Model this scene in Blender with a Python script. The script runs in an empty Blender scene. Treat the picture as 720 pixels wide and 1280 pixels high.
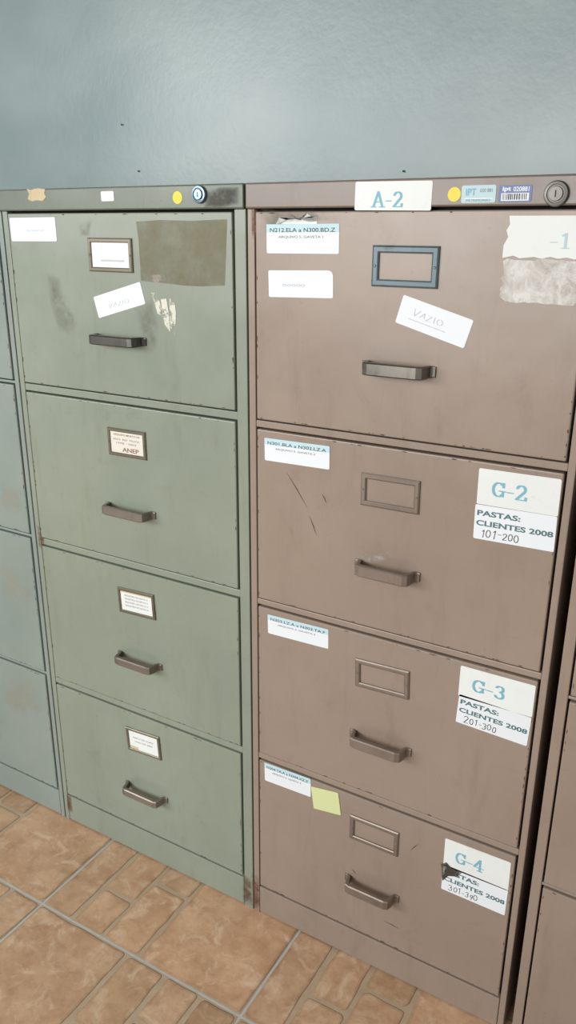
import bpy, math, random
import numpy as np
from mathutils import Vector
random.seed(7)
scene=bpy.context.scene
COL=scene.collection

# ------------------------------------------------------------------ camera solve
def nrm(v): v=np.array(v,float); return v/np.linalg.norm(v)
R0=np.column_stack([(.8658,.1676,-.4717),(.5007,-.284,.818),(.0032,-.9442,-.3297)])
U,S,Vt=np.linalg.svd(R0); R0=U@Vt
def expm(w):
    th=np.linalg.norm(w)
    if th<1e-12: return np.eye(3)
    k=w/th; K=np.array([[0,-k[2],k[1]],[k[2],0,-k[0]],[-k[1],k[0],0]])
    return np.eye(3)+math.sin(th)*K+(1-math.cos(th))*K@K
H=1.335
obs=[]
def ob(u,v,xf,yf,zf,wt=1.0): obs.append((u,v,xf,yf,zf,wt))
def idx(i): return ('p',i)
def cst(c): return ('c',c)
gl,gr,bl,br=idx(7),idx(8),idx(9),idx(10)
G=[[(10,265),(293,266),(297,515),(32,475)],[(34,488),(296,528),(298,737),(51,670)],[(54,682),(298,748),(301,930),(70,848)],[(73,855),(301,942),(302,1095),(84,990)]]
B=[[(321,265),None,(712,576),(320,525)],[(322,537),(708,591),(672,838),(323,748)],[(324,758),(668,850),(648,1060),(325,940)],[(326,950),(645,1070),(626,1243),(326,1108)]]
for q,base,l,r in ((G,12,gl,gr),(B,19,bl,br)):
    for i,c in enumerate(q):
        top=idx(11) if i==0 else idx(base+2*i-1)
        bot=idx(base+2*i)
        for p,xx,zz in zip(c,(l,r,r,l),(top,top,bot,bot)):
            if p: ob(p[0],p[1],xx,cst(0),zz)
ob(88,1022,gl,cst(0),cst(0)); ob(303,1132,gr,cst(0),cst(0)); ob(326,1142,bl,cst(0),cst(0)); ob(303,229,('m',(8,9)),cst(0),cst(H),2)
fw=.4
ob(65,1113,idx(26),idx(27),cst(0),fw); ob(137,1052,idx(26),cst(0),cst(0),fw); ob(0,1175,idx(26),idx(28),cst(0),fw)
ob(280,1280,idx(29),idx(27),cst(0),fw); ob(373,1170,idx(30),idx(31),cst(0),fw); ob(290,1280,idx(30),idx(32),cst(0),fw)
def val(s,p):
    if s[0]=='p': return p[s[1]]
    if s[0]=='c': return s[1]
    return .5*(p[s[1][0]]+p[s[1][1]])
def resid(p):
    R=expm(p[:3])@R0; C=p[3:6]; f=p[6]; out=[]
    for u,v,a,b,c,wt in obs:
        q=R@(np.array([val(a,p),val(b,p),val(c,p)])-C)
        out+= [wt*(360+f*q[0]/q[2]-u), wt*(640+f*q[1]/q[2]-v)]
    return np.array(out)
k=1.061; h0=1.275
p=np.zeros(33); p[3:6]=(0,-k,h0); p[6]=1016
p[7:11]=(-1.178,-.70,-.67,-.191); p[11]=1.30
p[12:19]=(1.0,.985,.70,.685,.39,.375,.07); p[19:26]=(1.0,.985,.70,.685,.39,.375,.07)
p[26:33]=(-1.064,-.2,-.305,-.599,-.583,0,-.227)
lam=1e-2; r=resid(p); cost=r@r
for it in range(60):
    J=np.zeros((len(r),33))
    for j in range(33):
        d=np.zeros(33); e=1e-6*max(1,abs(p[j])); d[j]=e
        J[:,j]=(resid(p+d)-r)/e
    A=J.T@J; g=J.T@r
    dp=-np.linalg.solve(A+lam*np.diag(np.diag(A)+1e-9),g)
    rn=resid(p+dp); cn=rn@rn
    if cn<cost:
        p=p+dp; r=rn; cost=cn; lam=max(lam*.3,1e-9)
    else: lam*=5
R=expm(p[:3])@R0; CAM=p[3:6].copy(); F=float(p[6])
XGL,XGR,XBL,XBR,ZT=[float(x) for x in p[7:12]]
ZG=[float(x) for x in p[12:19]]; ZB=[float(x) for x in p[19:26]]

def ray(u,v): return R.T@np.array([(u-360)/F,(v-640)/F,1.0])
def P(u,v,y=0.0):
    d=ray(u,v); t=(y-CAM[1])/d[1]; q=CAM+t*d; return float(q[0]),float(q[2])

cam=bpy.data.cameras.new('camera'); co=bpy.data.objects.new('camera',cam); COL.objects.link(co)
cam.sensor_fit='VERTICAL'; cam.sensor_height=36; cam.lens=F*36/1280; cam.clip_start=.05
from mathutils import Matrix
rt,dn,fd=R[0],R[1],R[2]
M=Matrix(((rt[0],-dn[0],-fd[0],CAM[0]),(rt[1],-dn[1],-fd[1],CAM[1]),(rt[2],-dn[2],-fd[2],CAM[2]),(0,0,0,1)))
co.matrix_world=M
scene.camera=co

# ------------------------------------------------------------------ materials
def lin(c):
    return tuple(((x/255)/12.92 if x/255<=.04045 else ((x/255+.055)/1.055)**2.4) for x in c)+(1,)
def newmat(name):
    m=bpy.data.materials.new(name); m.use_nodes=True
    nt=m.node_tree; b=nt.nodes['Principled BSDF']; return m,nt,b
def flat(name,c,rough=.6,metal=0):
    m,nt,b=newmat(name); b.inputs['Base Color'].default_value=lin(c); b.inputs['Roughness'].default_value=rough; b.inputs['Metallic'].default_value=metal
    return m
def nz(nt,scale,detail=4,rough=.6,vec=None,dist=0):
    n=nt.nodes.new('ShaderNodeTexNoise'); n.inputs['Scale'].default_value=scale; n.inputs['Detail'].default_value=detail; n.inputs['Roughness'].default_value=rough; n.inputs['Distortion'].default_value=dist
    if vec is not None: nt.links.new(vec,n.inputs['Vector'])
    return n.outputs['Fac']
def ramp(nt,fac,a,b):
    r=nt.nodes.new('ShaderNodeMapRange'); r.inputs['From Min'].default_value=a; r.inputs['From Max'].default_value=b
    nt.links.new(fac,r.inputs['Value']); return r.outputs['Result']
def mix(nt,fac,a,b,mode='MIX'):
    n=nt.nodes.new('ShaderNodeMix'); n.data_type='RGBA'; n.blend_type=mode
    for s,v in ((n.inputs['Factor'],fac),(n.inputs['A'],a),(n.inputs['B'],b)):
        if isinstance(v,(float,int,tuple)): s.default_value=v
        else: nt.links.new(v,s)
    return n.outputs['Result']
def geo(nt,sc=(1,1,1)):
    g=nt.nodes.new('ShaderNodeNewGeometry'); mp=nt.nodes.new('ShaderNodeMapping'); mp.inputs['Scale'].default_value=sc
    nt.links.new(g.outputs['Position'],mp.inputs['Vector']); return mp.outputs['Vector']
def bump(nt,b,h,st,dist=.002):
    n=nt.nodes.new('ShaderNodeBump'); n.inputs['Strength'].default_value=st; n.inputs['Distance'].default_value=dist
    nt.links.new(h,n.inputs['Height']); nt.links.new(n.outputs['Normal'],b.inputs['Normal'])
def mul(nt,a,k):
    n=nt.nodes.new('ShaderNodeMath'); n.operation='MULTIPLY'; nt.links.new(a,n.inputs[0])
    if isinstance(k,(float,int)): n.inputs[1].default_value=k
    else: nt.links.new(k,n.inputs[1])
    return n.outputs[0]
def paint(name,c1,c2,dirt,rough=.31,dirtamt=.5,speck=.5,metal=0):
    m,nt,b=newmat(name)
    v=geo(nt); vs=geo(nt,(3,1,.5))
    c=mix(nt,ramp(nt,nz(nt,3,5,.6,v),.35,.65),lin(c1),lin(c2))
    c=mix(nt,mul(nt,ramp(nt,nz(nt,7,6,.75,vs),.54,.78),dirtamt),c,lin(dirt))
    c=mix(nt,mul(nt,ramp(nt,nz(nt,16,6,.8,v,.5),.56,.76),dirtamt*.8),c,lin(dirt))
    c=mix(nt,mul(nt,ramp(nt,nz(nt,90,3,.6,v),.70,.78),speck),c,lin(dirt))
    nt.links.new(c,b.inputs['Base Color']); b.inputs['Metallic'].default_value=metal
    r=nt.nodes.new('ShaderNodeMapRange'); r.inputs['To Min'].default_value=rough-.1; r.inputs['To Max'].default_value=rough+.15
    nt.links.new(nz(nt,12,4,.6,v),r.inputs['Value']); nt.links.new(r.outputs['Result'],b.inputs['Roughness'])
    bump(nt,b,nz(nt,4,3,.5,v),.22,.015)
    return m
def stainmat(name,c1,c2,alpha,sc=25,rough=.6,lo=.35,hi=.6):
    m,nt,b=newmat(name); v=geo(nt)
    nt.links.new(mix(nt,nz(nt,sc*1.5,5,.7,v),lin(c1),lin(c2)),b.inputs['Base Color']); b.inputs['Roughness'].default_value=rough
    at=nt.nodes.new('ShaderNodeVertexColor'); at.layer_name='Fade'
    s=nt.nodes.new('ShaderNodeSeparateColor'); nt.links.new(at.outputs['Color'],s.inputs['Color'])
    a=mul(nt,ramp(nt,nz(nt,sc,6,.7,v),lo,hi),alpha); a=mul(nt,a,s.outputs['Red'])
    nt.links.new(a,b.inputs['Alpha']); return m
MT={}
MT['green']=paint('green_paint',(122,131,118),(132,140,126),(106,107,88),dirtamt=.45)
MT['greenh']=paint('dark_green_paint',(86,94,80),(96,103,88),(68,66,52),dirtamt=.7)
MT['left']=paint('grey_green_paint',(118,131,127),(130,140,133),(134,130,110),dirtamt=.5)
MT['brown']=paint('brown_paint',(133,118,106),(143,127,114),(110,95,84),dirtamt=.45)
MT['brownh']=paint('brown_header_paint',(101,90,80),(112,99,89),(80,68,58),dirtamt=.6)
MT['dark']=flat('gap_shade',(14,13,12),.9)  # near-black colour standing in for the shade inside the drawer gaps
MT['white']=flat('white_paper',(214,219,224),.55)
MT['cream']=paint('offwhite_paper',(210,214,212),(217,221,220),(190,184,170),.6,.35,.3)
MT['creamw']=paint('aged_card',(204,200,190),(212,208,198),(184,162,136),.6,.3,.2)
MT['teal']=flat('teal_ink',(112,166,184),.6)
MT['tealf']=flat('faded_teal_ink',(166,190,196),.6)
MT['tealb']=flat('pale_cyan_band',(178,206,214),.6)
MT['pastas']=flat('dark_teal_ink',(72,106,110),.6)
MT['black']=flat('black_ink',(48,46,50),.6)
MT['grey']=flat('grey_ink',(116,116,120),.6)
MT['faint']=flat('faint_ink',(168,172,182),.6)
MT['red']=flat('brown_red_print',(134,92,74),.6)
MT['yellow']=flat('yellow_sticker',(214,196,46),.5)
MT['note']=flat('sticky_note',(196,203,150),.7)
MT['blue']=flat('blue_sticker',(36,66,128),.35)
MT['ptag']=flat('pale_tag',(158,184,190),.4)
MT['tan']=paint('tan_sticker',(178,160,124),(194,182,150),(110,90,60),.7,.8,.5)
MT['chrome']=flat('lock_metal',(98,95,91),.42,.9)
MT['bluechrome']=flat('blue_lock_metal',(118,140,162),.36,1)
MT['lockbody']=flat('lock_face',(92,90,86),.45,.85)
MT['slot']=flat('key_slot',(42,40,38),.7)
MT['hmetal']=paint('handle_metal',(112,105,97),(136,128,119),(74,64,56),.42,metal=.7)
MT['hdark']=paint('handle_dark',(84,81,77),(122,118,111),(42,38,36),.32,.7,.6,metal=.85)
MT['hbrown']=paint('handle_grey_brown',(122,110,101),(142,130,119),(86,74,64),.4,metal=.55)
MT['hold']=paint('holder_metal',(100,94,81),(122,115,99),(64,52,42),.38,metal=.5)
MT['holdt']=paint('holder_blue_metal',(66,79,85),(88,102,107),(44,44,42),.38,1.0,.8,metal=.4)
MT['holdb']=paint('holder_grey_metal',(118,106,96),(136,124,113),(84,72,62),.38,metal=.5)
MT['rust']=flat('rust',(84,50,32),.85)
MT['rustp']=stainmat('stain_patch',(104,96,60),(120,110,76),.6,14,lo=.1,hi=.62)
MT['smudge']=stainmat('smudge',(88,86,68),(102,100,82),.42,30,lo=.35,hi=.65)
MT['soil']=stainmat('soil_smudge',(44,44,36),(64,60,48),.95,36,lo=.3,hi=.55)
MT['rusts']=stainmat('rust_smudge',(84,54,34),(110,74,48),.85,60,lo=.38,hi=.6)
MT['pale']=stainmat('pale_stain',(160,152,128),(174,166,144),.4,18,lo=.35,hi=.7)
MT['chipw']=stainmat('bare_filler',(192,192,178),(208,206,192),1,90,lo=.40,hi=.48)
MT['scuff']=stainmat('pale_scuff',(176,166,154),(196,188,178),.5,70,lo=.42,hi=.6)
MT['scr']=flat('scratch',(74,44,38),.7)
def residue():
    m,nt,b=newmat('paper_residue'); v=geo(nt)
    c=mix(nt,ramp(nt,nz(nt,26,6,.75,v,.6),.36,.58),lin((158,151,142)),lin((204,203,199)))
    c=mix(nt,mul(nt,ramp(nt,nz(nt,60,5,.7,v),.57,.72),.6),c,lin((130,116,104)))
    nt.links.new(c,b.inputs['Base Color']); b.inputs['Roughness'].default_value=.85; bump(nt,b,nz(nt,50,5,.7,v),.4,.001); return m
MT['resid']=residue()

# ------------------------------------------------------------------ mesh builder
class MB:
    def __init__(s): s.v=[]; s.f=[]; s.m=[]
    def add(s,vs,fs,m=0):
        o=len(s.v); s.v+= [tuple(x) for x in vs]
        for f in fs: s.f.append([o+i for i in f]); s.m.append(m)
    def box(s,x0,x1,y0,y1,z0,z1,m=0):
        s.add([(x0,y0,z0),(x1,y0,z0),(x1,y1,z0),(x0,y1,z0),(x0,y0,z1),(x1,y0,z1),(x1,y1,z1),(x0,y1,z1)],
              [(0,3,2,1),(4,5,6,7),(0,1,5,4),(1,2,6,5),(2,3,7,6),(3,0,4,7)],m)
    def build(s,name,mats,parent=None,off=(0,0,0),bevel=0,seg=2,smooth=False):
        me=bpy.data.meshes.new(name)
        me.from_pydata([(a-off[0],b-off[1],c-off[2]) for a,b,c in s.v],[],s.f)
        for m in mats: me.materials.append(m)
        me.polygons.foreach_set('material_index',s.m)
        if smooth: me.polygons.foreach_set('use_smooth',[True]*len(s.f))
        me.update()
        o=bpy.data.objects.new(name,me); COL.objects.link(o)
        if parent: o.parent=parent
        if bevel:
            b=o.modifiers.new('bevel','BEVEL'); b.width=bevel; b.segments=seg; b.limit_method='ANGLE'; b.angle_limit=math.radians(50)
        return o
def empty(name,loc,label,cat,group=None):
    o=bpy.data.objects.new(name,None); COL.objects.link(o); o.location=loc; o['label']=label; o['category']=cat
    if group: o['group']=group
    o.empty_display_size=.1
    return o

# text
tcache={}
def text2d(s,bold=0):
    key=(s,bold)
    if key in tcache: return tcache[key]
    cu=bpy.data.curves.new('t','FONT'); cu.body=s; cu.resolution_u=3; cu.offset=bold
    o=bpy.data.objects.new('t',cu); COL.objects.link(o)
    dg=bpy.context.evaluated_depsgraph_get()
    me=bpy.data.meshes.new_from_object(o.evaluated_get(dg))
    vs=[(v.co.x,v.co.y) for v in me.vertices]; fs=[list(q.vertices) for q in me.polygons]
    bpy.data.objects.remove(o); bpy.data.curves.remove(cu); bpy.data.meshes.remove(me)
    xs=[a for a,b in vs]; ys=[b for a,b in vs]
    x0,x1,y0,y1=min(xs),max(xs),min(ys),max(ys)
    r=([((a-x0)/(x1-x0)-.5,(b-y0)/(y1-y0)-.5) for a,b in vs],fs)
    tcache[key]=r; return r
def arc(cx,cy,rx,ry,a0,a1,n=10):
    return [(cx+rx*math.cos(math.radians(a0+(a1-a0)*i/n)),cy+ry*math.sin(math.radians(a0+(a1-a0)*i/n))) for i in range(n+1)]
SER={'G':([arc(.5,.5,.4,.46,45,318,14),[(.86,.95),(.86,.68)],[(.84,.42),(.84,.08)],[(.62,.42),(1.0,.42)]],1.05),
 'A':([[(.5,1),(.1,.02)],[(.5,1),(.9,.02)],[(.25,.34),(.76,.34)],[(-.04,.01),(.26,.01)],[(.7,.01),(1.06,.01)]],1.1),
 '1':([[(.4,1),(.4,0)],[(.2,.01),(.6,.01)],[(.4,1),(.2,.84)]],.7),
 '2':([arc(.42,.72,.3,.26,170,-30,9)+[(.1,.03),(.78,.03)],[(.78,.03),(.8,.22)]],.85),
 '3':([arc(.38,.75,.27,.23,160,-80,9),arc(.38,.27,.31,.26,80,-165,10)],.8),
 '4':([[(.58,1),(.06,.3),(.86,.3)],[(.58,1),(.58,0)],[(.4,.01),(.76,.01)]],.9),
 '-':([[(.1,.4),(.42,.4)]],.55)}
HND={'0':([arc(.3,.5,.26,.45,80,440,12)],.7),'1':([[(.1,.8),(.3,1),(.28,0)]],.5),'2':([arc(.3,.75,.25,.23,170,-30,7)+[(.05,.03),(.6,.06)]],.72),
 '3':([arc(.25,.76,.24,.22,150,-80,7)+arc(.25,.28,.28,.26,80,-150,8)],.66),'9':([arc(.28,.72,.22,.24,20,380,9)+[(.45,.3),(.3,0)]],.66),
 '-':([[(.1,.5),(.45,.52)]],.6),'V':([[(0,1),(.25,0),(.55,1)]],.65),'A':([[(0,0),(.28,1),(.55,0)],[(.1,.4),(.48,.4)]],.7),
 'Z':([[(0,1),(.5,1),(.0,0),(.55,0)]],.7),'I':([[(.1,1),(.1,0)]],.3),'O':([arc(.3,.5,.28,.45,80,440,12)],.7)}
def hull(pts):
    pts=sorted(set((round(a,6),round(b,6)) for a,b in pts))
    def half(ps):
        o=[]
        for q in ps:
            while len(o)>1 and (o[-1][0]-o[-2][0])*(q[1]-o[-2][1])-(o[-1][1]-o[-2][1])*(q[0]-o[-2][0])<=0: o.pop()
            o.append(q)
        return o
    a=half(pts); b=half(pts[::-1]); return a[:-1]+b[:-1]
def strokes(s,font,nx,ny):
    vs=[];fs=[];x=0; rj=random.Random(s); J=.0 if font is SER else 1.0
    for ch in s:
        if ch==' ': x+=.5; continue
        gl_,w=font[ch]
        sc=1+J*rj.uniform(-.12,.15); dy0=J*rj.uniform(-.1,.1); sl=J*rj.uniform(-.05,.22)
        for pl in gl_:
            pl=[(q[0]*sc+sl*q[1],q[1]*sc+dy0) for q in pl]
            for a,b in zip(pl[:-1],pl[1:]):
                pts=[]
                for q in (a,b):
                    for dx in (-nx,nx):
                        for dy in (-ny,ny): pts.append((x+q[0]+dx,q[1]+dy))
                hp=hull(pts); o=len(vs); vs+=hp; fs.append(list(range(o,o+len(hp))))
        x+=w*sc+.08
    xs=[a for a,b in vs]; ys=[b for a,b in vs]; x0,x1,y0,y1=min(xs),max(xs),min(ys),max(ys)
    return [((a-x0)/(x1-x0)-.5,(b-y0)/(y1-y0)-.5) for a,b in vs],fs

YF=-.002
def fit_rect(c,y=YF):
    w=[P(u,v,y) for u,v in c]
    cx=sum(a for a,b in w)/4; cz=sum(b for a,b in w)/4
    d=lambda i,j: math.hypot(w[i][0]-w[j][0],w[i][1]-w[j][1])
    W=(d(0,1)+d(3,2))/2; Hh=(d(0,3)+d(1,2))/2
    ang=math.atan2((w[1][1]-w[0][1])+(w[2][1]-w[3][1]),(w[1][0]-w[0][0])+(w[2][0]-w[3][0]))
    return cx,cz,W,Hh,ang
class Label:
    """a flat sticker lying on a front face; texts are printed in its mesh"""
    def __init__(s,corners,y=YF,mat='white',cut=None,th=.0005,outline=None):
        s.cx,s.cz,s.W,s.H,s.a=fit_rect(corners,y)
        s.y=y-th; s.mb=MB(); s.mats=[MT[mat]]; s.mn=[mat]
        w,h=s.W/2,s.H/2
        if outline: pts=[(a*s.W,b*s.H) for a,b in outline]
        else:
            r=.002; pts=[]
            for sx,sz,a0 in ((-1,-1,180),(1,-1,270),(1,1,0),(-1,1,90)):
                if cut==(sx,sz): r2=.007
                else: r2=r
                for t in range(3):
                    an=math.radians(a0+45*t); pts.append((sx*(w-r2)+r2*math.cos(an),sz*(h-r2)+r2*math.sin(an)))
        n=len(pts); V=[s.T(a,b,0) for a,b in pts]+[s.T(a,b,th*.95) for a,b in pts]
        s.mb.add(V,[list(range(n))]+[[i,i+n,(i+1)%n+n,(i+1)%n] for i in range(n)])
    def T(s,a,b,dy):
        c,q=math.cos(s.a),math.sin(s.a); return (s.cx+a*c-b*q,s.y+dy,s.cz+a*q+b*c)
    def mi(s,m):
        if m not in s.mn: s.mn.append(m); s.mats.append(MT[m])
        return s.mn.index(m)
    def put(s,g,fx,fz,fw,fh,m,lift=.0002,layered=False):
        vs,fs=g; ex=[0.0]*len(vs)
        if layered:
            for i,f in enumerate(fs):
                for q in f: ex[q]=(i%9)*1.2e-5
        s.mb.add([s.T((fx+a*fw)*s.W,(fz+b*fh)*s.H,-lift-e) for (a,b),e in zip(vs,ex)],fs,s.mi(m)); return s
    def pen(s,t,font,nx,ny,fx,fz,fw,fh,m): return s.put(strokes(t,font,nx,ny),fx,fz,fw,fh,m,.0002,True)
    def rect(s,x0,x1,z0,z1,m,lift=.0001):
        s.mb.add([s.T(a*s.W,b*s.H,-lift) for a,b in ((x0,z0),(x1,z0),(x1,z1),(x0,z1))],[(0,1,2,3)],s.mi(m)); return s
    def text(s,t,fx,fz,fw,fh,m,bold=0,lift=.0002): return s.put(text2d(t,bold),fx,fz,fw,fh,m,lift)
    def build(s,name,parent,root,label=None):
        o=s.mb.build(name,s.mats,parent,root.location)
        if label: o['label']=label
        return o
def ragged(cx,cz,w,h,n=22,jit=.25,seed=1,ang=0,rectish=False):
    rd=random.Random(seed); pts=[]
    for i in range(n):
        t=2*math.pi*i/n; c,s_=math.cos(t),math.sin(t)
        if rectish:
            k_=1/max(abs(c),abs(s_)); a,b=c*k_,s_*k_
        else: a,b=c,s_
        k_=1-jit*rd.random(); a*=w/2*k_; b*=h/2*k_
        pts.append((cx+a*math.cos(ang)-b*math.sin(ang),cz+a*math.sin(ang)+b*math.cos(ang)))
    return pts
def decal(name,pts_list,mat,parent,root,y=YF-.0003,label=None,soft=False):
    for pts in pts_list:
        mb=MB()
        n=len(pts); cx=sum(a for a,b in pts)/n; cz=sum(b for a,b in pts)/n
        V=[(cx,y,cz)]+[(cx+(a-cx)*.5,y,cz+(b-cz)*.5) for a,b in pts]+[(a,y,b) for a,b in pts]
        mb.add(V,[(0,i+1,(i+1)%n+1) for i in range(n)]+[(i+1,(i+1)%n+1,(i+1)%n+1+n,i+1+n) for i in range(n)])
        o=mb.build(name,[MT[mat]],parent,root.location)
        ca=o.data.color_attributes.new('Fade','FLOAT_COLOR','POINT')
        for i in range(len(V)):
            q=0.0 if (soft and i>n) else 1.0
            ca.data[i].color=(q,q,q,1)
        if label: o['label']=label
def px_decal(name,polys,mat,parent,root,y=YF-.0003,label=None,soft=False):
    decal(name,[[P(u,v,y) for u,v in q] for q in polys],mat,parent,root,y,label,soft)
def line(p0,p1,w):
    dx,dz=p1[0]-p0[0],p1[1]-p0[1]; L=math.hypot(dx,dz); nx,nz_=-dz/L*w/2,dx/L*w/2
    m=((p0[0]+p1[0])/2+nx*.8,(p0[1]+p1[1])/2+nz_*.8)
    return [p0,(m[0]+nx,m[1]+nz_),p1,(m[0]-nx,m[1]-nz_)]

# ------------------------------------------------------------------ hardware
def handle(cx,cz,L,parent,root,mat,y=YF,tilt=0,h=.015):
    a=L/2
    path=[(-a-.0055,-.0012),(-a-.001,-.0012),(-a+.003,-.004),(-a+.0055,-.016),(-a+.008,-.0225),(-a+.013,-.0240),(0,-.0240)]
    path=path+[(-q[0],q[1]) for q in path[-2::-1]]
    hh=[.75,.88,.92,1,1,1,1]; hh=hh+hh[-2::-1]
    tt=[.0024,.003,.005,.007,.008,.008,.008]; tt=tt+tt[-2::-1]
    mb=MB(); n=len(path)
    for i,(px,py) in enumerate(path):
        q0=path[max(i-1,0)]; q1=path[min(i+1,n-1)]
        dx,dy=q1[0]-q0[0],q1[1]-q0[1]; l=math.hypot(dx,dy); nx,ny=dy/l,-dx/l
        if ny>0: nx,ny=-nx,-ny
        z=h/2*hh[i]; t=tt[i]; sec=[]
        for off,zz in ((-t/2,-z),(-t/2,z),(t*.3,z),(t/2,z-.0018),(t/2,-z+.0018),(t*.3,-z)):
            X=px+nx*off; Y=py+ny*off
            Y=min(Y,0); sec.append((cx+X,y+Y,cz+zz))
        mb.add(sec,[])
    k_=6; fs=[]
    for i in range(n-1):
        for j in range(k_): fs.append((i*k_+j,i*k_+(j+1)%k_,(i+1)*k_+(j+1)%k_,(i+1)*k_+j))
    fs.append(tuple(range(k_))); fs.append(tuple(range((n-1)*k_,n*k_))[::-1])
    for f in fs: mb.f.append(list(f)); mb.m.append(0)
    return mb.build('handle',[MT[mat]],parent,root.location,bevel=.0006,seg=2)
def holder(corners,parent,root,mat,y=YF,bd=.006,card=None,cardmat='white'):
    cx,cz,W,Hh,a=fit_rect(corners,y-.001)
    c,s_=math.cos(a),math.sin(a)
    T=lambda u,v,yy:(cx+u*c-v*s_,y+yy,cz+u*s_+v*c)
    mb=MB(); w,h=W/2,Hh/2
    loops=[]
    for k_,yy in ((0,0),(0,-.0022),(bd*.25,-.0034),(bd*.8,-.0034),(bd,-.0024),(bd,-.0002)):
        loops.append([T(-w+k_,-h+k_,yy),T(w-k_,-h+k_,yy),T(w-k_,h-k_,yy),T(-w+k_,h-k_,yy)])
    vs=[q for l in loops for q in l]; fs=[]
    for i in range(len(loops)-1):
        for j in range(4): fs.append((i*4+j,i*4+(j+1)%4,(i+1)*4+(j+1)%4,(i+1)*4+j))
    mb.add(vs,fs)
    for sx in (-1,1):
        q=[T(sx*(w-bd*.5)+dx,dz,-.0034-dd) for dd,k2 in ((0,1),(.0008,.6)) for dx,dz in [(math.cos(t)*.002*k2,math.sin(t)*.002*k2) for t in [i*math.pi/4 for i in range(8)]]]
        mb.add(q,[(i,(i+1)%8,(i+1)%8+8,i+8) for i in range(8)]+[tuple(range(8,16))])
    o=mb.build('card_holder',[MT[mat]],parent,root.location)
    if card:
        W2,H2=W-2*bd+.001,Hh-2*bd+.001
        L=Label(corners,y); L.cx,L.cz,L.W,L.H,L.a=cx,cz,W2,H2,a
        L.mb=MB(); L.y=y-.0012; L.mats=[MT[cardmat]]; L.mn=[cardmat]
        V=[L.T(p_*W2/2,q_*H2/2,0) for p_,q_ in ((-1,-1),(1,-1),(1,1),(-1,1))]
        L.mb.add(V,[(0,1,2,3)])
        card(L); L.build('card',parent,root)
    return o
def lock(u,v,rad,parent,root,y,ring='chrome'):
    cx,cz=P(u,v,y-.004); mb=MB(); n=28
    prof=[(rad,0),(rad,-.003),(rad*.92,-.005),(rad*.74,-.0054),(rad*.70,-.0040),(rad*.58,-.0040),(rad*.54,-.0062),(0.0002,-.0064)]
    vs=[(cx+r_*math.cos(2*math.pi*i/n),y+yy,cz+r_*math.sin(2*math.pi*i/n)) for r_,yy in prof for i in range(n)]
    for k_ in range(len(prof)-1):
        fs=[(k_*n+i,k_*n+(i+1)%n,(k_+1)*n+(i+1)%n,(k_+1)*n+i) for i in range(n)]
        if k_==0: o=len(mb.v); mb.v+=vs
        for f in fs: mb.f.append([o+q for q in f]); mb.m.append(1 if k_ in(3,4,5) else 0)
    mb.box(cx-rad*.05,cx+rad*.05,y-.0066,y-.006,cz-rad*.26,cz+rad*.26,2)
    return mb.build('lock',[MT[ring],MT['lockbody'],MT['slot']],parent,root.location)
def dot(u,v,rad,parent,root,y):
    cx,cz=P(u,v,y); mb=MB()
    mb.add([(cx+rad*math.cos(2*math.pi*i/24),y-yy,cz+rad*math.sin(2*math.pi*i/24)) for yy in (0,.0005) for i in range(24)],[list(range(24,48))]+[(i,(i+1)%24,(i+1)%24+24,i+24) for i in range(24)])
    o=mb.build('round_sticker',[MT['yellow']],parent,root.location); o['label']='yellow round sticker'

# ------------------------------------------------------------------ cabinet
YH=-.006
DEP=.62
def cabinet(label,xl,xr,sl,sr,zt,levels,mat,hmat,seed,top=H):
    x0,x1=xl-sl,xr+sr; cx=(x0+x1)/2
    root=empty('filing_cabinet',(cx,0,0),label,'filing cabinet','four drawer steel filing cabinets in a row')
    rd=random.Random(seed)
    b=MB()
    b.box(x0+.0005,x1-.0005,.018,DEP,.004,top-.004,0)
    b.box(xl-.004,xr+.004,.0135,.0185,.02,zt+.004,1)  # dark sheet behind the drawers, paints the shade seen through their gaps
    b.box(x0,xl-.003,0,.020,0,zt+.004,0); b.box(xr+.003,x1,0,.020,0,zt+.004,0)
    g=.0026
    for i in range(3):
        b.box(xl-.003,xr+.003,.001,.018,levels[i+1][0]+g,levels[i][1]-g,0)
    body=b.build('body',[MT[mat],MT['dark']],root,root.location,bevel=.0012)
    pl=MB(); pl.box(xl-.0022,xr+.0022,.000,.03,.003,levels[3][1]-.0062,0)
    pl.build('plinth',[MT[mat]],root,root.location,bevel=.0015)
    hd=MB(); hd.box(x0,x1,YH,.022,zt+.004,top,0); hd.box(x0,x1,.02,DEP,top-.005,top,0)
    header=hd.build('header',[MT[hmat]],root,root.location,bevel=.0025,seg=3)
    dr=[]
    for i,(zt_,zb_) in enumerate(levels):
        d=MB(); d.box(xl,xr,YF,.013,zb_,zt_,0)
        for k_ in range(34):
            e=rd.choice('LRTBB'); w=rd.uniform(.002,.012); t=rd.uniform(.001,.0022)
            if e in 'LR': px=xl+.0022 if e=='L' else xr-.0022; pz=rd.uniform(zb_+.005,zt_-.005); ww,hh=t,w
            else: pz=zt_-.0022 if e=='T' else zb_+.0022; px=rd.uniform(xl+.005,xr-.005); ww,hh=w,t
            pts=ragged(px,pz,ww,hh,8,.5,rd.random())
            d.add([(a,YF-.0002,c) for a,c in pts],[list(range(8))],1)
        o=d.build('drawer',[MT[mat],MT['rust']],root,root.location,bevel=.002,seg=3); dr.append(o)
    return root,header,dr,body

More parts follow.
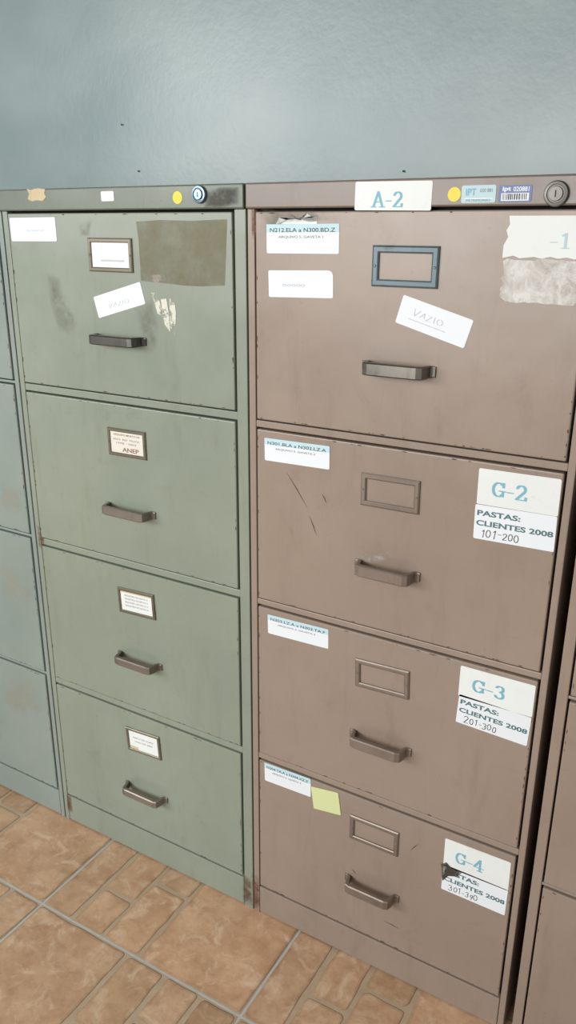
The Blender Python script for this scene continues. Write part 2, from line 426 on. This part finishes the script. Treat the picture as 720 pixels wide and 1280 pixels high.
lvG=[(ZT,ZG[0]),(ZG[1],ZG[2]),(ZG[3],ZG[4]),(ZG[5],ZG[6])]
lvB=[(ZT,ZB[0]),(ZB[1],ZB[2]),(ZB[3],ZB[4]),(ZB[5],ZB[6])]
SEAM=XBL-XGR
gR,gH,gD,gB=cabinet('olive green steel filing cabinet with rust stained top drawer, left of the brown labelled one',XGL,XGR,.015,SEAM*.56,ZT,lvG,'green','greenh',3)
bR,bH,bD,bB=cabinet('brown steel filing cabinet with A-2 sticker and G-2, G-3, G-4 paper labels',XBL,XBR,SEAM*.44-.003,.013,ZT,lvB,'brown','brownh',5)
W=XGR-XGL
zl=[P(14,474)[1],P(38,667)[1],P(54,838)[1]]
xlr=XGL-.032; 
lvL=[(ZT,zl[0]),(zl[0]-.010,zl[1]),(zl[1]-.010,zl[2]),(zl[2]-.010,.075)]
lR,lH,lD,lB=cabinet('pale grey green steel filing cabinet at far left edge, beside the olive green one',xlr-W,xlr,.015,.014,ZT,lvL,'left','left',8)
xrl=XBR+.045
zr=[ZB[0]-.02,P(703,866)[1],P(674,1100)[1]]
lvR=[(ZT,zr[0]),(zr[0]-.010,zr[1]),(zr[1]-.010,zr[2]),(zr[2]-.010,zr[2]-.30)]
rR,rH,rD,rB=cabinet('brown steel filing cabinet at far right edge, mostly cut off, with unlabelled drawers',xrl,xrl+W,.018,.015,ZT,lvR,'brown','brownh',11)

for root,D,lv,xc,mm,hm in ((lR,lD,lvL,xlr-W/2,'hmetal','hold'),(rR,rD,lvR,xrl+W/2,'hbrown','holdb')):
    for i,d in enumerate(D):
        zt_,zb_=lv[i]; hgt=zt_-zb_
        handle(xc,zb_+hgt*.33,.10,d,root,mm)
        y=YF; w,h=.042,.026; z=zt_-hgt*.28
        mb=MB(); vs=[]
        for k_,yy in ((0,0),(0,-.003),(.006,-.003),(.006,-.0004)):
            vs+=[(xc-w+k_,y+yy,z-h+k_),(xc+w-k_,y+yy,z-h+k_),(xc+w-k_,y+yy,z+h-k_),(xc-w+k_,y+yy,z+h-k_)]
        mb.add(vs,[(q*4+j,q*4+(j+1)%4,(q+1)*4+(j+1)%4,(q+1)*4+j) for q in range(3) for j in range(4)])
        mb.build('card_holder',[MT[hm]],d,root.location)
px_decal('stain',[[(0,600),(24,612),(30,640),(0,640)]],'pale',lD[1],lR,soft=True)
px_decal('stain',[[(0,700),(30,710),(44,740),(36,760),(0,745)]],'pale',lD[2],lR,soft=True)
px_decal('stain',[[(0,850),(40,850),(60,890),(30,900),(0,880)]],'pale',lD[3],lR,soft=True)
px_decal('rust_stain',[[(303,1090),(314,1095),(316,1134),(303,1130)],[(46,655),(54,662),(56,690),(48,684)],[(82,985),(88,990),(92,1018),(84,1014)]],'rusts',gB,gR,y=-.0004,soft=True)
px_decal('rust_stain',[[(314,1090),(324,1096),(326,1140),(315,1136)],[(313,250),(322,262),(322,300),(314,300)]],'rusts',bB,bR,y=-.0004,soft=True)

# ---------------- green details
def hpx(u0,v0,u1,v1,parent,root,mat,h=.015):
    yb=YF-.024
    a=P(u0,v0,yb); b_=P(u1,v1,yb); handle((a[0]+b_[0])/2,(a[1]+b_[1])/2,abs(b_[0]-a[0]),parent,root,mat,h=h,tilt=0)
hpx(109,423,168,430,gD[0],gR,'hdark',.016); hpx(125,636,181,649,gD[1],gR,'hmetal',.016); hpx(141,823,190,841,gD[2],gR,'hmetal',.016); hpx(151,987,198,1008,gD[3],gR,'hmetal',.016)
def card1(L): L.text('OOOOOOOOOOO',0.05,-.22,.62,.08,'grey')
def card2(L):
    L.text('ARQUIVO MORTO DE',0,.35,.8,.1,'red',.01); L.text('ANO  REF  PASTA',-.02,.14,.8,.09,'grey'); L.text('1998 - 2003',-.02,-.03,.6,.08,'grey'); L.text('ANEP',.10,-.32,.5,.2,'red',.02)
def card3(L):
    L.rect(-.5,.5,.42,.5,'tan')
    for q in range(4): L.text('REGISTRO DE NOTA %d'%(q+3),0,.28-.17*q,.72,.08,'grey')
def card4(L):
    L.rect(-.5,-.2,-.5,-.34,'tan'); L.text('PASTA DE COPIA',0,.15,.7,.08,'grey'); L.text('ANO DE 2000',0,-.05,.6,.08,'grey')
holder([(109,297),(163,298),(168,341),(113,339)],gD[0],gR,'hold',bd=.007,card=card1)
holder([(134,533),(182,541),(183,575),(137,568)],gD[1],gR,'hold',bd=.006,card=card2,cardmat='creamw')
holder([(147,733),(193,744),(194,775),(150,764)],gD[2],gR,'hold',bd=.006,card=card3,cardmat='cream')
holder([(158,908),(200,922),(201,950),(160,936)],gD[3],gR,'hold',bd=.006,card=card4,cardmat='cream')
L=Label([(12,272),(70,272),(70,301),(15,302)]); L.text('ooooo',.05,-.05,.4,.08,'faint'); L.build('label',gD[0],gR,'white paper sticker')
L=Label([(117,371),(174,353),(183,379),(124,398)])
L.pen('VAZIO',HND,.025,.02,-.02,-.12,.42,.24,'faint'); L.build('label',gD[0],gR,'white paper sticker stuck askew')
px_decal('stain',[[(170,277),(200,275),(240,276),(284,274),(283,300),(282,330),(281,357),(250,358),(230,357),(205,354),(195,353),(176,351),(175,330),(173,300)]],'rustp',gD[0],gR,label='olive brown stain where a label was')
px_decal('paint_chip',[[(189,366),(195,365),(200,378),(204,396),(197,392),(193,378)],[(201,374),(208,373),(211,392),(213,415),(206,406),(203,390)],[(212,373),(218,375),(220,392),(219,419),(213,409),(212,390)]],'chipw',gD[0],gR,label='white scraped paint drip',y=YF-.0005)
px_decal('paint_chip',[[(186,344),(205,343),(208,350),(196,353),(188,350)]],'scuff',gD[0],gR,y=YF-.0005)
px_decal('stain',[[(58,340),(74,345),(84,378),(98,405),(88,422),(72,414),(60,370)],[(96,278),(116,274),(112,296),(100,296)],[(170,385),(190,372),(200,410),(196,440),(176,425)]],'smudge',gD[0],gR,soft=True,label='faint dirt smudge')
# green header
L=Label([(34,236),(57,235),(58,251),(35,252)],y=YH,mat='tan',outline=[(-.5,-.3),(-.3,-.5),(0,-.42),(.3,-.5),(.5,-.2),(.42,.1),(.5,.4),(.1,.5),(-.3,.42),(-.5,.5),(-.4,.1)]); L.build('sticker',gH,gR,'torn tan sticker')
L=Label([(126,239),(142,239),(143,251),(127,252)],y=YH,mat='cream'); L.build('sticker',gH,gR,'small cream sticker')
dot(222,247,.009,gH,gR,YH); lock(248,243,.0125,gH,gR,YH,'bluechrome')
px_decal('stain',[[(254,260),(257,238),(275,233),(300,233),(300,256),(275,261)]],'soil',gH,gR,y=YH-.0003,soft=True,label='dark grease smudge beside the lock')

# ---------------- brown details
hpx(449,460,532,468,bD[0],bR,'hdark',.018); hpx(440,709,513,730,bD[1],bR,'hbrown',.018); hpx(434,925,503,950,bD[2],bR,'hbrown',.018); hpx(428,1107,488,1135,bD[3],bR,'hbrown',.018)
holder([(466,306),(550,308),(547,361),(465,358)],bD[0],bR,'holdt',bd=.0095)
holder([(452,590),(525,602),(524,643),(451,631)],bD[1],bR,'holdb',bd=.008)
holder([(445,822),(512,840),(511,874),(444,857)],bD[2],bR,'holdb',bd=.008)
holder([(438,1017),(499,1042),(497,1070),(437,1047)],bD[3],bR,'holdb',bd=.008)
def reflabel(c,t1,t2,parent,band=True):
    L=Label(c); L.rect(-.5,.5,.22,.5,'tealb'); L.text(t1,0,.3,.9,.14,'black',.01); L.text(t2,-.02,.06,.62,.1,'grey',.01)
    L.build('label',parent,bR,'white reference label with pale blue band')
reflabel([(333,280),(424,280),(424,317),(334,317)],'N212.ELA a N300.BD.Z','ARQUIVO 5. GAVETA 1',bD[0])
reflabel([(331,546),(412,559),(412,586),(331,576)],'N301.BLA a N302.LZ.A','ARQUIVO 5. GAVETA 2',bD[1])
reflabel([(335,768),(411,787),(410,811),(335,791)],'N303.LZ.A a N303.TA.F','ARQUIVO 5. GAVETA 3',bD[2])
reflabel([(331,953),(389,974),(388,996),(331,975)],'N304.TA.A a N304.XZ.Z','ARQUIVO 5. GAVETA 4',bD[3])
L=Label([(336,338),(416,338),(417,373),(336,371)],cut=(1,1)); L.text('ooooo',-.1,-.05,.35,.09,'faint'); L.build('label',bD[0],bR,'plain white sticker with a clipped corner')
L=Label([(507,369),(593,401),(579,435),(492,402)]); L.pen('VAZIO',HND,.03,.02,-.08,.05,.42,.26,'faint'); L.rect(-.34,.2,-.22,-.20,'faint'); L.build('label',bD[0],bR,'white paper sticker stuck askew')
to=[(-.5,-.5),(-.36,-.44),(-.28,-.5),(-.1,-.46),(0,-.5),(.1,-.45),(.2,-.49),(.3,-.46),(.4,-.5),(.5,-.46),(.5,.5),(-.46,.5),(-.44,.3),(-.48,.16),(-.45,0),(-.5,-.2)]
L=Label([(632,270),(735,269),(730,325),(629,322)],mat='cream',outline=to); L.pen('-1',SER,.09,.03,.20,-.08,.24,.36,'tealf'); L.build('label',bD[0],bR,'torn stained off-white label with a faint -1')
rr=ragged(0,0,1,1,52,.10,4,rectish=True)
L=Label([(627,323),(731,324),(725,384),(623,378)],mat='resid',outline=rr,th=.0004); L.build('paper_residue',bD[0],bR,'grey torn paper residue')
px_decal('paper_residue',[[(345,280),(349,272),(358,275),(363,268),(370,274),(376,275),(384,267),(391,272),(397,269),(396,280)]],'cream',bD[0],bR,label='torn white paper strip')
px_decal('stain',[[(322,258),(345,262),(420,262),(425,275),(345,280),(322,300)]],'smudge',bD[0],bR,soft=True)
def gl_label(up,low,t,hw,d):
    L=Label(up,mat='cream'); L.pen(t,SER,.10,.035,-.10,-.02,.44,.42,'teal'); L.build('label',d,bR,'off-white label reading '+t)
    L=Label(low,mat='white'); L.text('PASTAS:',-.20,.27,.54,.16,'pastas',.03); L.text('CLIENTES 2008',0,-.02,.95,.16,'pastas',.03)
    L.pen(hw,HND,.045,.03,-.16,-.31,.46,.26,'black'); L.build('label',d,bR,'white label with client folder numbers')
gl_label([(599,584),(702,600),(698,645),(596,630)],[(595,630),(698,646),(691,690),(591,672)],'G-2','101-200',bD[1])
gl_label([(576,832),(670,857),(665,897),(573,869)],[(573,868),(664,896),(659,934),(571,901)],'G-3','201-300',bD[2])
gl_label([(557,1047),(639,1079),(635,1113),(554,1082)],[(554,1080),(635,1112),(631,1145),(552,1110)],'G-4','301-390',bD[3])
L=Label([(392,984),(426,992),(423,1018),(389,1009)],mat='note',y=YF-.0006); L.build('sticky_note',bD[3],bR,'small yellow green sticky note')
def scratch(segs,mat,d,w=.0012,label=None):
    decal('scratch',[line(P(*a),P(*b_),w) for a,b_ in segs],mat,d,bR,label=label)
scratch([((358,588),(386,636)),((387,643),(397,670)),((403,616),(409,629))],'scr',bD[1],.0016)
scratch([((514,1062),(524,1054)),((480,1150),(500,1160)),((440,1085),(446,1092))],'scr',bD[3],.0016)
px_decal('scuff',[[(436,700),(450,690),(470,692),(495,686),(492,698),(470,706),(448,708)]],'scuff',bD[1],bR,soft=True)
px_decal('paint_chip',[[(551,1080),(558,1078),(566,1087),(578,1090),(572,1096),(560,1095),(553,1101)]],'soil',bD[3],bR,y=YF-.0011,label='dark torn spot at the label edge')
# header
L=Label([(444,227),(540,226),(540,263),(444,263)],y=YH,mat='cream'); L.pen('A-2',SER,.095,.035,-.07,-.12,.42,.56,'teal'); L.build('sticker',bH,bR,'off-white sticker reading A-2')
dot(568,243,.0085,bH,bR,YH)
L=Label([(577,232),(620,231),(620,253),(577,254)],y=YH,mat='ptag'); L.text('IPT',-.22,.12,.3,.4,'teal',.02); L.text('020 881',.22,.2,.36,.2,'grey'); L.rect(-.42,.42,-.28,-.22,'white'); L.text('PATRIMONIO',0,-.36,.7,.14,'grey'); L.build('sticker',bH,bR,'pale blue inventory tag')
L=Label([(623,232),(665,231),(665,252),(624,253)],y=YH,mat='blue'); L.text('ipt',-.26,.26,.26,.34,'white',.03); L.text('020881',.18,.27,.48,.28,'white',.02)
L.rect(-.42,.42,-.42,.04,'white'); rd=random.Random(2); x=-.38
while x<.36:
    w=rd.choice((.015,.025,.04)); L.rect(x,x+w,-.36,0,'black',.0002); x+=w+rd.choice((.022,.03))
L.build('sticker',bH,bR,'dark blue barcode inventory tag')
lock(695,242,.0145,bH,bR,YH)

# ------------------------------------------------------------------ setting
WALLY=.66
m,nt,b=newmat('wall_paint')
v=geo(nt); v2=geo(nt,(1,1,1.6))
c=mix(nt,ramp(nt,nz(nt,1.8,3,.5,v2),.32,.68),lin((120,137,138)),lin((147,160,159)))
c=mix(nt,mul(nt,ramp(nt,nz(nt,5,4,.6,v),.48,.78),.35),c,lin((108,124,127)))
nt.links.new(c,b.inputs['Base Color']); b.inputs['Roughness'].default_value=.34
bump(nt,b,nz(nt,60,4,.6,v),.12,.004)
MT['wall']=m
def structure(name,mb,mats):
    o=mb.build(name,mats); o['kind']='structure'; return o
mb=MB(); mb.box(-3.6,2.2,WALLY,WALLY+.12,0,2.5); structure('wall_back',mb,[MT['wall']])
mb=MB(); mb.box(-3.6,2.2,-2.4,WALLY+.12,2.5,2.6); structure('unseen_ceiling',mb,[flat('ceiling_paint',(150,150,146),.8)])  # out of view, added to keep world light off the upper wall

ms,nt,b=newmat('stone_tile')
v=geo(nt)
at=nt.nodes.new('ShaderNodeVertexColor'); at.layer_name='Col'
c=mix(nt,ramp(nt,nz(nt,9,6,.65,v),.3,.7),lin((176,138,104)),lin((206,172,138)))
c=mix(nt,mul(nt,ramp(nt,nz(nt,30,5,.7,v),.46,.7),.5),c,lin((150,110,80)))
c=mix(nt,mul(nt,ramp(nt,nz(nt,20,5,.7,v,.8),.52,.68),.6),c,lin((220,196,166)))
c=mix(nt,1.0,c,at.outputs['Color'],'MULTIPLY')
nt.links.new(c,b.inputs['Base Color']); b.inputs['Roughness'].default_value=.26
bump(nt,b,nz(nt,50,5,.6,v),.25,.003)
def simple_noise(name,c1,c2,sc,rough):
    m,nt,b=newmat(name); nt.links.new(mix(nt,nz(nt,sc,4,.6,geo(nt)),lin(c1),lin(c2)),b.inputs['Base Color']); b.inputs['Roughness'].default_value=rough; return m
mj=simple_noise('printed_joint',(156,134,110),(192,170,144),30,.4)
mg=simple_noise('tile_grout',(164,159,150),(198,194,186),40,.85)
TX1,TY,TX2=float(p[26]),float(p[27]),float(p[30]); TS=TX2-TX1
LAY=[(0,.16,0,.45),(.16,.33,0,.20),(.16,.33,.20,.5),(.33,.52,0,.33),(.33,.52,.33,.5),(.52,1,0,.5),(0,.16,.45,.8),(0,.16,.8,1),(.16,.52,.5,.8),(.16,.40,.8,1),(.40,.52,.8,1),(.52,.8,.5,.74),(.52,.8,.74,1),(.8,1,.5,.68),(.8,1,.68,1)]
fl=MB(); cols=[]
fl.box(TX1-5*TS-.1,TX1+8*TS+.1,TY-8*TS-.1,.78,-.05,-.0016,2); cols+=[1.0]*6
rd=random.Random(12)
for i in range(-5,8):
    for j in range(-8,2):
        ox,oy=TX1+i*TS,TY+j*TS
        e=.0028
        y1=min(oy+TS-e,.74)
        if oy+e>.7: continue
        fl.add([(ox+e,oy+e,-.0010),(ox+TS-e,oy+e,-.0010),(ox+TS-e,y1,-.0010),(ox+e,y1,-.0010)],[(0,1,2,3)],1); cols.append(1.0)
        rot=0 if j==0 else (2 if j==-1 else rd.choice((0,2)))
        tb=rd.uniform(.94,1.05)
        for (u0,u1,v0,v1) in LAY:
            if rot==2: u0,u1,v0,v1=1-u1,1-u0,1-v1,1-v0
            g=.0040
            gx0=.001 if u0==0 else g*rd.uniform(.6,1.5); gx1=.001 if u1==1 else g*rd.uniform(.6,1.5); gy0=.001 if v0==0 else g*rd.uniform(.6,1.5); gy1=.001 if v1==1 else g*rd.uniform(.6,1.5)
            X0,X1,Y0,Y1=ox+e+u0*(TS-2*e)+gx0,ox+e+u1*(TS-2*e)-gx1,oy+e+v0*(TS-2*e)+gy0,oy+e+v1*(TS-2*e)-gy1
            if Y1>.74: continue
            pts=[]
            for (sx,sy,a0) in ((0,0,180),(1,0,270),(1,1,0),(0,1,90)):
                r_=rd.uniform(.004,.010); cx_=X1-r_ if sx else X0+r_; cy_=Y1-r_ if sy else Y0+r_
                for t in range(3):
                    an=math.radians(a0+45*t); k_=r_*rd.uniform(.85,1.1)
                    pts.append((cx_+k_*math.cos(an),cy_+k_*math.sin(an)))
            full=[]
            n=len(pts)
            for q in range(n):
                a,c_=pts[q],pts[(q+1)%n]; full.append(a); l=math.hypot(a[0]-c_[0],a[1]-c_[1]); kk=int(l/.025)
                for s_ in range(1,kk):
                    t=s_/kk; full.append((a[0]+(c_[0]-a[0])*t+rd.uniform(-.0014,.0014),a[1]+(c_[1]-a[1])*t+rd.uniform(-.0014,.0014)))
            mx,my=(X0+X1)/2,(Y0+Y1)/2; n=len(full)
            rings=[]
            for d_,zz in ((0,-.0009),(.0018,-.0002),(.006,0)):
                ring=[]
                for a in full:
                    dx,dy=mx-a[0],my-a[1]; l=math.hypot(dx,dy); ring.append((a[0]+dx/l*d_,a[1]+dy/l*d_,zz))
                rings+=ring
            fl.add(rings,[(q,(q+1)%n,(q+1)%n+n,q+n) for q in range(n)]+[(n+q,n+(q+1)%n,(q+1)%n+2*n,q+2*n) for q in range(n)]+[list(range(2*n,3*n))],0)
            small=(u1-u0)*(v1-v0)<.2
            br_=(rd.uniform(.80,1.02) if small else rd.uniform(.94,1.04))*tb
            cols+=[br_*.66]*n+[br_*.87]*n+[br_]
fo=structure('floor',fl,[ms,mj,mg])
ca=fo.data.color_attributes.new('Col','FLOAT_COLOR','CORNER')
for pl_,cc in zip(fo.data.polygons,cols):
    for li in pl_.loop_indices: ca.data[li].color=(cc,cc*(.98 if cc>.9 else 1),cc,1)

for (u,v_,txt) in ((153,156,'small dark nail in the wall, highest of the three, above the green cabinet'),(174,214,'small dark nail in the wall just above the green cabinet top'),(505,214,'small dark nail in the wall above the brown cabinet top')):
    x_,z_=P(u,v_,WALLY); mb=MB(); n=10
    vs=[]
    for r_,yy in ((.0012,0),(.0012,-.003),(.0022,-.004),(.0022,-.005),(.0002,-.0055)):
        vs+=[(x_+r_*math.cos(2*math.pi*i/n),WALLY+.001+yy,z_+r_*math.sin(2*math.pi*i/n)) for i in range(n)]
    mb.add(vs,[(q*n+i,q*n+(i+1)%n,(q+1)*n+(i+1)%n,(q+1)*n+i) for q in range(4) for i in range(n)])
    o=mb.build('nail',[MT['black']]); o['label']=txt; o['category']='nail'; o['group']='nails in the wall'

# ------------------------------------------------------------------ light
w=bpy.data.worlds.new('world'); scene.world=w; w.use_nodes=True
bg=w.node_tree.nodes['Background']; bg.inputs['Color'].default_value=(.93,.98,1,1); bg.inputs['Strength'].default_value=.62
def area(loc,tgt,size,sy,en,col,spread=180):
    l=bpy.data.lights.new('window_light','AREA'); l.shape='RECTANGLE'; l.size=size; l.size_y=sy; l.energy=en; l.color=col; l.spread=math.radians(spread)
    o=bpy.data.objects.new('window_light',l); COL.objects.link(o); o.location=loc
    o.rotation_euler=(Vector(tgt)-Vector(loc)).to_track_quat('-Z','Y').to_euler(); return o
area((-1.2,-3.0,1.5),(-.6,0,.3),1.8,1.2,64,(1,.995,.98))
area((-3.2,-3.0,2.0),(-.8,.3,.8),1.6,.9,72,(.98,1,1))
scene.view_settings.view_transform='Standard'
scene.view_settings.look='None'
